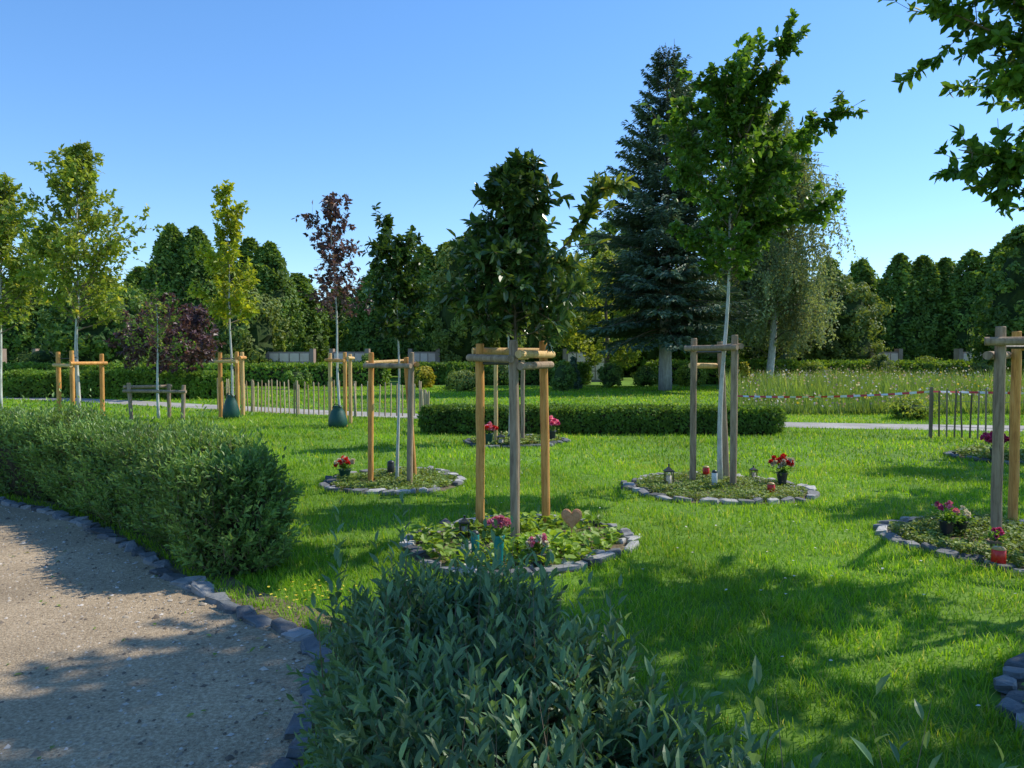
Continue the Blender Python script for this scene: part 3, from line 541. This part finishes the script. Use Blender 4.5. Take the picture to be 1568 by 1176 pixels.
# ------------------------------------------------------------------ stake frames
def stakes(base,pts,bars,name='tree_stake_frame',r=.038):
    e=empty(name,(base[0],base[1],0))
    for i,(x,y,h,mt,tx,ty) in enumerate(pts):
        mb=MB(); zz=np.linspace(-.02,h,9); cx=x-base[0]; cy=y-base[1]
        tube(mb,np.c_[cx+tx*zz/h+rng.normal(size=9)*.002,cy+ty*zz/h+rng.normal(size=9)*.002,zz],np.r_[np.full(8,r),r*.93]*(1+rng.normal(size=9)*.015),16)
        tube(mb,[(cx+tx,cy+ty,h),(cx+tx,cy+ty,h+.008)],[r*.93,r*.78],14)
        mb.build('stake_%d'%(i+1),M[mt],parent=e,smooth=False)
    for j,(a,b,z,mt,ext,off) in enumerate(bars):
        A=np.array([pts[a][0]+pts[a][4]-base[0],pts[a][1]+pts[a][5]-base[1],z]);B=np.array([pts[b][0]+pts[b][4]-base[0],pts[b][1]+pts[b][5]-base[1],z+rng.normal()*.008]); d=nrm(B-A)
        o=nrm(np.array([d[1],-d[0],0]))*off; mb=MB(); tube(mb,[A-d*ext+o,(A+B)/2+o,B+d*ext+o],r*.82,12); mb.build('crossbar_%d'%(j+1),M[mt],parent=e)
    mb=MB()
    for (x,y,h,mt,tx,ty) in pts[:2]:
        s=np.array([x+tx-base[0],y+ty-base[1],h-.17]); c=np.array([0,0,h-.17]); tube(mb,[s,c],[.014,.014],6)
    mb.build('tie_strap',M['dark'],parent=e)
    return e
stakes((0.03,6.62),[(-.29,6.80,1.72,'wood',0,0),(.03,6.28,1.74,'woodg',-.02,0),(.32,7.0,1.75,'wood',-.03,0)],
       [(0,1,1.60,'woodg',.08,.07),(1,2,1.63,'wood2',.06,.07),(0,2,1.66,'wood2',.05,-.07),(1,2,1.53,'woodg',.02,.07)],r=.04)
stakes((2.6,9.34),[(2.31,9.55,1.84,'woodg',.0,0),(2.70,9.12,1.87,'woodg',0,0),(2.80,9.75,1.8,'woodg',-.1,0)],[(0,1,1.72,'woodg',.08,.07),(1,2,1.74,'woodg',.04,.07),(0,2,1.5,'wood2',.0,-.07)],r=.042)
stakes((-1.43,9.4),[(-1.82,9.6,1.66,'wood',.02,0),(-1.27,9.25,1.66,'woodg',.03,0),(-1.3,9.95,1.6,'wood',-.1,0)],[(0,1,1.5,'woodg',.05,.07),(1,2,1.52,'wood',.04,.07),(0,2,1.53,'wood2',.04,-.07)],r=.037)
stakes((5.0,6.3),[(4.17,6.42,1.86,'woodg',0,0),(5.3,5.8,1.85,'woodg',0,0),(4.9,7.3,1.85,'wood',0,0)],[(0,1,1.74,'woodg',.12,.08),(0,2,1.62,'woodg',.1,-.08),(1,2,1.7,'wood2',.05,.08)],r=.044)
stakes((-.05,14.2),[(-.3,13.95,1.7,'wood2',0,0),(.2,13.95,1.7,'woodg',0,0),(0,14.7,1.7,'wood',0,0)],[(0,1,1.6,'wood2',.08,.07),(1,2,1.6,'wood2',.08,.07)])
stakes((-4.05,17.6),[(-4.3,17.75,1.7,'wood2',0,0),(-3.87,17.4,1.72,'wood',0,0),(-3.9,18.1,1.68,'wood2',0,0)],[(0,1,1.55,'wood',.08,.07),(1,2,1.6,'wood2',.06,.07)],r=.045)
stakes((-7.5,20.1),[(-7.85,20.2,1.75,'wood',0,0),(-7.25,19.8,1.75,'wood',0,0),(-7.4,20.6,1.75,'wood2',0,0)],[(0,1,1.5,'wood2',.1,.07),(1,2,1.6,'wood',.06,.07)],r=.055)
stakes((-11.7,20.2),[(-12.2,20.2,1.75,'wood',0,0),(-11.6,19.8,1.78,'wood',0,0),(-11.25,20.6,1.7,'wood',0,0)],[(0,1,1.4,'wood2',.1,.07),(1,2,1.45,'wood',.1,.07)],r=.058)
stakes((-9.15,19.4),[(-9.75,19.2,.95,'woodg',-.06,0),(-8.35,19.0,.9,'woodg',.04,0),(-9.1,19.9,.9,'woodg',0,0)],[(0,1,.75,'woodg',.1,.07),(0,2,.85,'woodg',.1,-.07)],r=.05)
stakes((8.9,9.9),[(8.6,9.6,1.8,'woodg',0,0),(9.2,9.7,1.8,'woodg',0,0),(8.9,10.4,1.8,'wood',0,0)],[(0,1,1.6,'woodg',.1,.07)])

# ------------------------------------------------------------------ grave plots
def plot(c,mat,cover,seedn,leafs,hgt,bare=.25):
    x,y,R=c; e=empty('grave_plot',(x,y,0)); mb=MB(); n=40
    V=[(0,0,.025)]+[(plot_r(c,TAU*i/n)*1.0*math.cos(TAU*i/n),plot_r(c,TAU*i/n)*math.sin(TAU*i/n),.006) for i in range(n)]
    mb.add(np.array(V),np.array([(0,1+i,1+(i+1)%n) for i in range(n)])); mb.build('soil_mound',M['soil'],parent=e,smooth=True)
    mb=MB(); a=0
    while a<TAU-.02:
        w=rng.uniform(.09,.23); da=w/R; rr=plot_r(c,a+da/2)+rng.normal()*.028-.03
        if rng.random()>.08: rock(mb,(rr*math.cos(a+da/2),rr*math.sin(a+da/2),.012+rng.random()*.012),(w*.97,rng.uniform(.08,.15),rng.uniform(.045,.075)),a+da/2+math.pi/2+rng.normal()*.25)
        if rng.random()<.35: rock(mb,((rr-.13)*math.cos(a),(rr-.13)*math.sin(a),.02),(rng.uniform(.08,.15),.08,.045),rng.random()*6)
        a+=da
    mb.build('stone_ring',M[mat],parent=e)
    mb=MB(); n=seedn; a=rng.random(n)*TAU; rr=np.sqrt(rng.random(n))*plot_r(c,a)*.9; px,py=rr*np.cos(a),rr*np.sin(a)
    w=wob(px+x*3,py+y*3,3.2); k=w>-1+bare*1.3*rng.random(n)+bare*.5; px,py,w=px[k],py[k],w[k]; n=len(px)
    P=np.c_[px,py,.02+hgt*rng.random(n)*np.clip(.55+.6*w,.1,1.2)]; D=nrm(rdir(n)*np.array([1,1,.4])+np.array([0,0,.25])); s=leafs*rng.uniform(.6,1.3,n)
    leaves(mb,P,D,np.array([0,0,1.])+rdir(n)*.5,s,s*.72,T6,rnd=np.clip(.4+.25*w+rng.normal(size=n)*.2,0,1)); mb.build('groundcover',M[cover],parent=e)
plot(PL['c'],'stone','cover',3000,.07,.15,.75); plot(PL['rm'],'stone','cover2',12000,.030,.08,.5); plot(PL['r'],'stone','cover2',12000,.032,.12,.5)
plot(PL['lm'],'stone','cover2',9000,.035,.07,.5); plot(PL['b'],'slate','cover2',3500,.06,.10); plot(PL['rr'],'slate','cover2',3500,.06,.12); plot(PL['br'],'slate','cover2',6000,.03,.07)
def blooms(mb,c,r,n,mi,ps=.03,squash=.8):
    for k in range(n):
        d=rdir(1)[0]; d[2]=abs(d[2]); p=np.array(c)+d*r*rng.uniform(.5,1)*np.array([1,1,squash]); m=16
        dd=nrm(rdir(m)+nrm(d+np.array([0,0,.4]))*.7); leaves(mb,np.repeat(p[None],m,0),dd,np.cross(dd,rdir(m)),ps,ps*.8,T6,mi=mi)
def greens(mb,c,r,n,mi,s=.05):
    d=rdir(n); d[:,2]=np.abs(d[:,2])*.8; P=np.array(c)+d*r*rng.random((n,1)); leaves(mb,P,nrm(d+rdir(n)*.5),np.array([0,0,1.])+rdir(n)*.5,s,s*.45,T6,mi=mi)
def vase(x,y,pot,h,r,bl,name='flower_vase',br=.09,nb=18,ps=.032,lift=.10,g=60):
    e=empty(name,(x,y,.03)); mb=MB(); lathe(mb,[(r*.7,0),(r*.72,.01),(r*.95,h*.8),(r*1.08,h*.93),(r*1.1,h),(r*.98,h),(r*.9,h*.85),(0.001,h*.8)],(0,0,0)); mb.build('pot',M[pot],parent=e,smooth=True)
    mb=MB(); greens(mb,(0,0,h*.95),br*1.1,g,0)
    for q in range(5):
        a=rng.random()*6; tube(mb,[(0,0,h*.8),(math.cos(a)*br*.5,math.sin(a)*br*.5,h+lift)],[.003,.002],4,mi=0)
    for mi,b in enumerate(bl): blooms(mb,(0,0,h+lift*.8),br,nb//len(bl),mi+1,ps)
    mb.build('flowers',[M['green']]+[M[b] for b in bl],parent=e)
def candle(x,y,h=.12,r=.032,mat='candle',name='grave_candle'):
    e=empty(name,(x,y,.03)); mb=MB(); lathe(mb,[(r*.85,0),(r,.01),(r,h*.78),(r*.9,h*.82)],(0,0,0)); mb.build('body',M[mat],parent=e,smooth=True)
    mb=MB(); lathe(mb,[(r*.95,h*.82),(r,h*.86),(r*.7,h*.96),(r*.2,h),(0.001,h)],(0,0,0)); mb.build('lid',M['gold' if mat=='candle' else 'dark'],parent=e,smooth=True)
def lantern(x,y,h=.22,s=.1):
    e=empty('grave_lantern',(x,y,.03)); mb=MB(); box(mb,(0,0,.01),(s,s,.02))
    for i in(-1,1):
        for j in(-1,1): box(mb,(i*s*.42,j*s*.42,h*.38),(.012,.012,h*.68))
    box(mb,(0,0,h*.74),(s*1.1,s*1.1,.014)); V=np.array([(-s*.5,-s*.5,h*.75),(s*.5,-s*.5,h*.75),(s*.5,s*.5,h*.75),(-s*.5,s*.5,h*.75),(0,0,h)])
    mb.add(V,np.array([(0,1,4),(1,2,4),(2,3,4),(3,0,4)])); tube(mb,[(0,0,h*.97),(0,0,h*1.1)],[.008,.012],8); mb.build('frame',M['dark'],parent=e)
    mb=MB(); lathe(mb,[(s*.28,.021),(s*.3,.03),(s*.3,h*.5),(.001,h*.52)],(0,0,0)); mb.build('candle',M['whitep'],parent=e,smooth=True)
vase(-.10,5.62,'teal',.235,.042,['pink'],nb=22,br=.085,lift=.10)
vase(.19,5.75,'pot',.08,.11,['whitep','pink'],'flower_bowl',.1,26,.03,.06,90)
candle(-.30,6.05,.17,.035,'teal','grave_vase'); candle(-.36,5.85,.14,.04,'whitep','grave_candle_holder'); lantern(-.42,6.6,.16,.09)
lantern(1.93,9.2,.24,.11); candle(2.57,9.9,.14,.045); candle(3.0,8.65,.13,.045); candle(2.48,9.15,.2,.035,'tapew','white_candle'); lantern(3.15,9.75,.15,.08)
vase(3.38,9.35,'dark',.14,.07,['red','whitep'],'flower_bowl',.17,40,.04,.1,110)
vase(-2.18,9.75,'bag',.12,.08,['red','whitep'],'flower_bowl',.13,26,.04,.07,70); candle(-1.62,10.0,.2,.05,'dark','grave_vase')
candle(3.70,5.66,.14,.05); vase(3.86,6.62,'dark',.13,.06,['pink','magenta'],'flower_bowl',.13,12,.03,.1,200); vase(4.05,6.75,'dark',.1,.07,['whitep'],'flower_bowl',.1,8,.03,.06,120); vase(3.95,6.1,'potb',.08,.06,['magenta'],'flower_bowl',.08,6,.025,.04,60)
vase(7.5,11.6,'dark',.16,.08,['magenta'],'flower_bowl',.2,40,.05,.15,60)
vase(-.42,13.6,'bag',.2,.08,['red','pink'],'flower_bowl',.14,24,.05,.1,60); vase(.75,14.1,'dark',.2,.08,['magenta','pink'],'flower_bowl',.15,24,.05,.16,60); lantern(.0,13.4,.25,.14); lantern(-.2,13.5,.2,.14)
e=empty('terracotta_heart',(.50,6.25,.06)); mb=MB(); t=np.linspace(0,TAU,33)[:-1]; hx=.0055*16*np.sin(t)**3; hz=.0062*(13*np.cos(t)-5*np.cos(2*t)-2*np.cos(3*t)-np.cos(4*t))+.20
n=32; V=np.vstack([np.c_[hx,np.full(n,-.008),hz],np.c_[hx,np.full(n,.012),hz],np.c_[hx*.8,np.full(n,-.017),(hz-.2)*.8+.2]])
q=(np.arange(n)+1)%n; i=np.arange(n)
mb.add(V,[(np.c_[i,q,n+q,n+i],.5),(np.c_[2*n+i,2*n+q,q,i],.5),(i[None]+2*n,.5),((i+n)[None,::-1],.5)]); tube(mb,[(0,.002,-.06),(0,.002,.12)],[.006,.006],6); mb.build('heart_plaque',M['terra'],parent=e)
for x,y,h in((-7.4,19.75,.62),(-4.0,17.2,.5)):
    e=empty('watering_bag',(x,y,0)); mb=MB(); lathe(mb,[(.19,0),(.22,.08),(.21,h*.4),(.15,h*.75),(.10,h*.93),(.12,h),(.05,h*.96)],(0,0,0),20); mb.build('bag',M['bag'],parent=e,smooth=True)
    mb=MB(); tube(mb,[(-.1,-.1,h*.9),(-.04,-.14,h*1.08),(.04,-.14,h*1.08),(.1,-.1,h*.9)],.012,6); mb.build('handle',M['dark'],parent=e)
def paling(line,h,mat,sp=.10,r=.017,posts=1.8):
    e=empty('paling_fence'); mb=MB(); P,_=resample(catmull(line,6),sp)
    for p in P:
        hh=h*rng.uniform(.9,1.06); lx,ly=rng.normal(size=2)*.02; tube(mb,[(p[0],p[1],.04),(p[0]+lx,p[1]+ly,hh-.04),(p[0]+lx,p[1]+ly,hh)],[r,r,r*.3],5,rnd=rng.random())
    mb.build('pales',M[mat],parent=e); mb=MB(); Q,_=resample(catmull(line,6),posts)
    for p in Q: tube(mb,[(p[0],p[1]+.04,-.02),(p[0],p[1]+.04,h*1.02)],.035,8)
    mb.build('posts',M[mat],parent=e); mb=MB()
    for z in(h*.25,h*.75): tube(mb,np.c_[P,np.full(len(P),z)],.004,4)
    mb.build('wires',M['wire'],parent=e)
paling([(-2.45,20.0),(-4.2,20.2),(-5.6,20.6),(-6.9,21.2),(-9,22.8)],.95,'fence',.16,.02)
paling([(-2.45,20.0),(-2.2,18.6),(-1.9,17.2)],.8,'fence',.16,.02)
paling([(8.35,14.9),(9.3,14.3),(10.5,13.9),(13,13.4)],1.0,'fenced',.13,.017,1.6)
e=empty('barrier_tape'); mb=MB(); A=np.array([5.2,17.3,.72]);B=np.array([8.35,14.93,.93]); C=np.array([13,13.4,.95]); m=60
for (p,q,sag) in((A,B,.06),(B,C,.02)):
    f=np.linspace(0,1,m+1); L=p+(q-p)*f[:,None]; L[:,2]-=sag*4*f*(1-f); tw=np.sin(f*9+1)*.8
    for k in range(m):
        w=.024*math.cos(tw[k]); g=.024*math.sin(tw[k]); w1=.024*math.cos(tw[k+1]); g1=.024*math.sin(tw[k+1])
        V=np.array([L[k]-[0,g,w],L[k+1]-[0,g1,w1],L[k+1]+[0,g1,w1],L[k]+[0,g,w]]); mb.add(V,np.array([(0,1,2,3)]),mi=0 if (k//2)%2 else 1)
mb.build('tape',[M['tapew'],M['taper']],parent=e); mb=MB(); tube(mb,[(5.2,17.35,0),(5.2,17.35,.8)],.025,8); mb.build('tape_post',M['woodg'],parent=e)
for px0,px1 in((304,340),(414,476),(512,560),(632,668),(868,925),(60,100),(190,230),(1335,1372),(1470,1520),(-60,0)):
    d=50.; x0,x1=(px0-784)/1150*d,(px1-784)/1150*d; e=empty('columbarium_wall',((x0+x1)/2,d,0)); w=x1-x0; mb=MB(); box(mb,(0,0,1.0),(w,.5,2.0)); mb.build('wall',M['wall2'],parent=e)
    mb=MB(); k=max(3,int(w/.6))
    for i in range(k):
        for r in range(3): box(mb,(-w/2+(i+.5)*w/k,-.27,.42+r*.60),(w/k*.88,.06,.54),rnd=rng.random())
    mb.build('niche_plates',M['wall'],parent=e)
    mb=MB()
    for sx in(-1,1): box(mb,(sx*(w/2+.14),-.02,1.1),(.26,.62,2.2))
    mb.build('pillars',M['wall2'],parent=e)
mb=MB(); X=rng.uniform((-1,3),(7,12),(260,2)); X=X[lawn_ok(X)]; n=len(X); leaves(mb,np.c_[X,rng.uniform(.05,.085,n)],rdir(n)*np.array([1,1,.2]),np.tile([0,0,1.],(n,1)),.022,.02,T6,rnd=rng.random(n)); mb.build('clover_flowers',M['whitep'])
mb=MB(); X=np.array([-1.35,4.85])+rng.normal(size=(45,2))*.16; n=len(X); leaves(mb,np.c_[X,rng.uniform(.05,.1,n)],rdir(n)*np.array([1,1,.2]),np.tile([0,0,1.],(n,1)),.02,.02,T6); mb.build('yellow_flowers',M['yel'])
mb=MB(); X=rng.uniform((-5,2.6),(-.9,7),(150,2)); X=X[inside(X,ppoly)]; n=len(X); s=rng.uniform(.015,.04,n); leaves(mb,np.c_[X,np.full(n,.02)],rdir(n)*np.array([1,1,.15]),np.array([0,0,1.])+rdir(n)*.3,s,s*.6,T6,rnd=rng.random(n)); mb.build('fallen_leaves',M['cover2'])

# ------------------------------------------------------------------ light, sky, camera
el=math.radians(46); rot=math.atan2(.90,.42)
sd=Vector((math.sin(rot)*math.cos(el),math.cos(rot)*math.cos(el),math.sin(el)))
ld=bpy.data.lights.new('sun','SUN'); ld.energy=5.0; ld.angle=math.radians(.5); ld.color=(1,.93,.80)
lo=bpy.data.objects.new('sun',ld); scene.collection.objects.link(lo); lo.rotation_euler=sd.to_track_quat('Z','Y').to_euler()
w=bpy.data.worlds.new('World'); scene.world=w; w.use_nodes=True; nt=w.node_tree
bg=nt.nodes['Background']; sk=nt.nodes.new('ShaderNodeTexSky'); sk.sky_type='NISHITA'; sk.sun_disc=False; sk.sun_elevation=el; sk.sun_rotation=rot
sk.air_density=1.; sk.dust_density=.1; sk.ozone_density=1.6
gm=nt.nodes.new('ShaderNodeGamma'); gm.inputs[1].default_value=.82
hs=nt.nodes.new('ShaderNodeHueSaturation'); hs.inputs['Saturation'].default_value=1.30
vm=nt.nodes.new('ShaderNodeVectorMath'); vm.operation='MULTIPLY'; vm.inputs[1].default_value=(1.42,1.66,1.98)
nt.links.new(sk.outputs[0],gm.inputs[0]); nt.links.new(gm.outputs[0],hs.inputs['Color']); nt.links.new(hs.outputs[0],vm.inputs[0]); nt.links.new(vm.outputs[0],bg.inputs[0]); bg.inputs[1].default_value=.15
cam=bpy.data.cameras.new('camera'); co=bpy.data.objects.new('camera',cam); scene.collection.objects.link(co); scene.camera=co
co.location=(0,0,1.6); co.rotation_euler=(math.radians(88),0,0); cam.lens=26.4; cam.sensor_width=36; cam.clip_end=3000; cam.clip_start=.05
scene.view_settings.view_transform='Standard'; scene.view_settings.look='None'; scene.view_settings.exposure=0
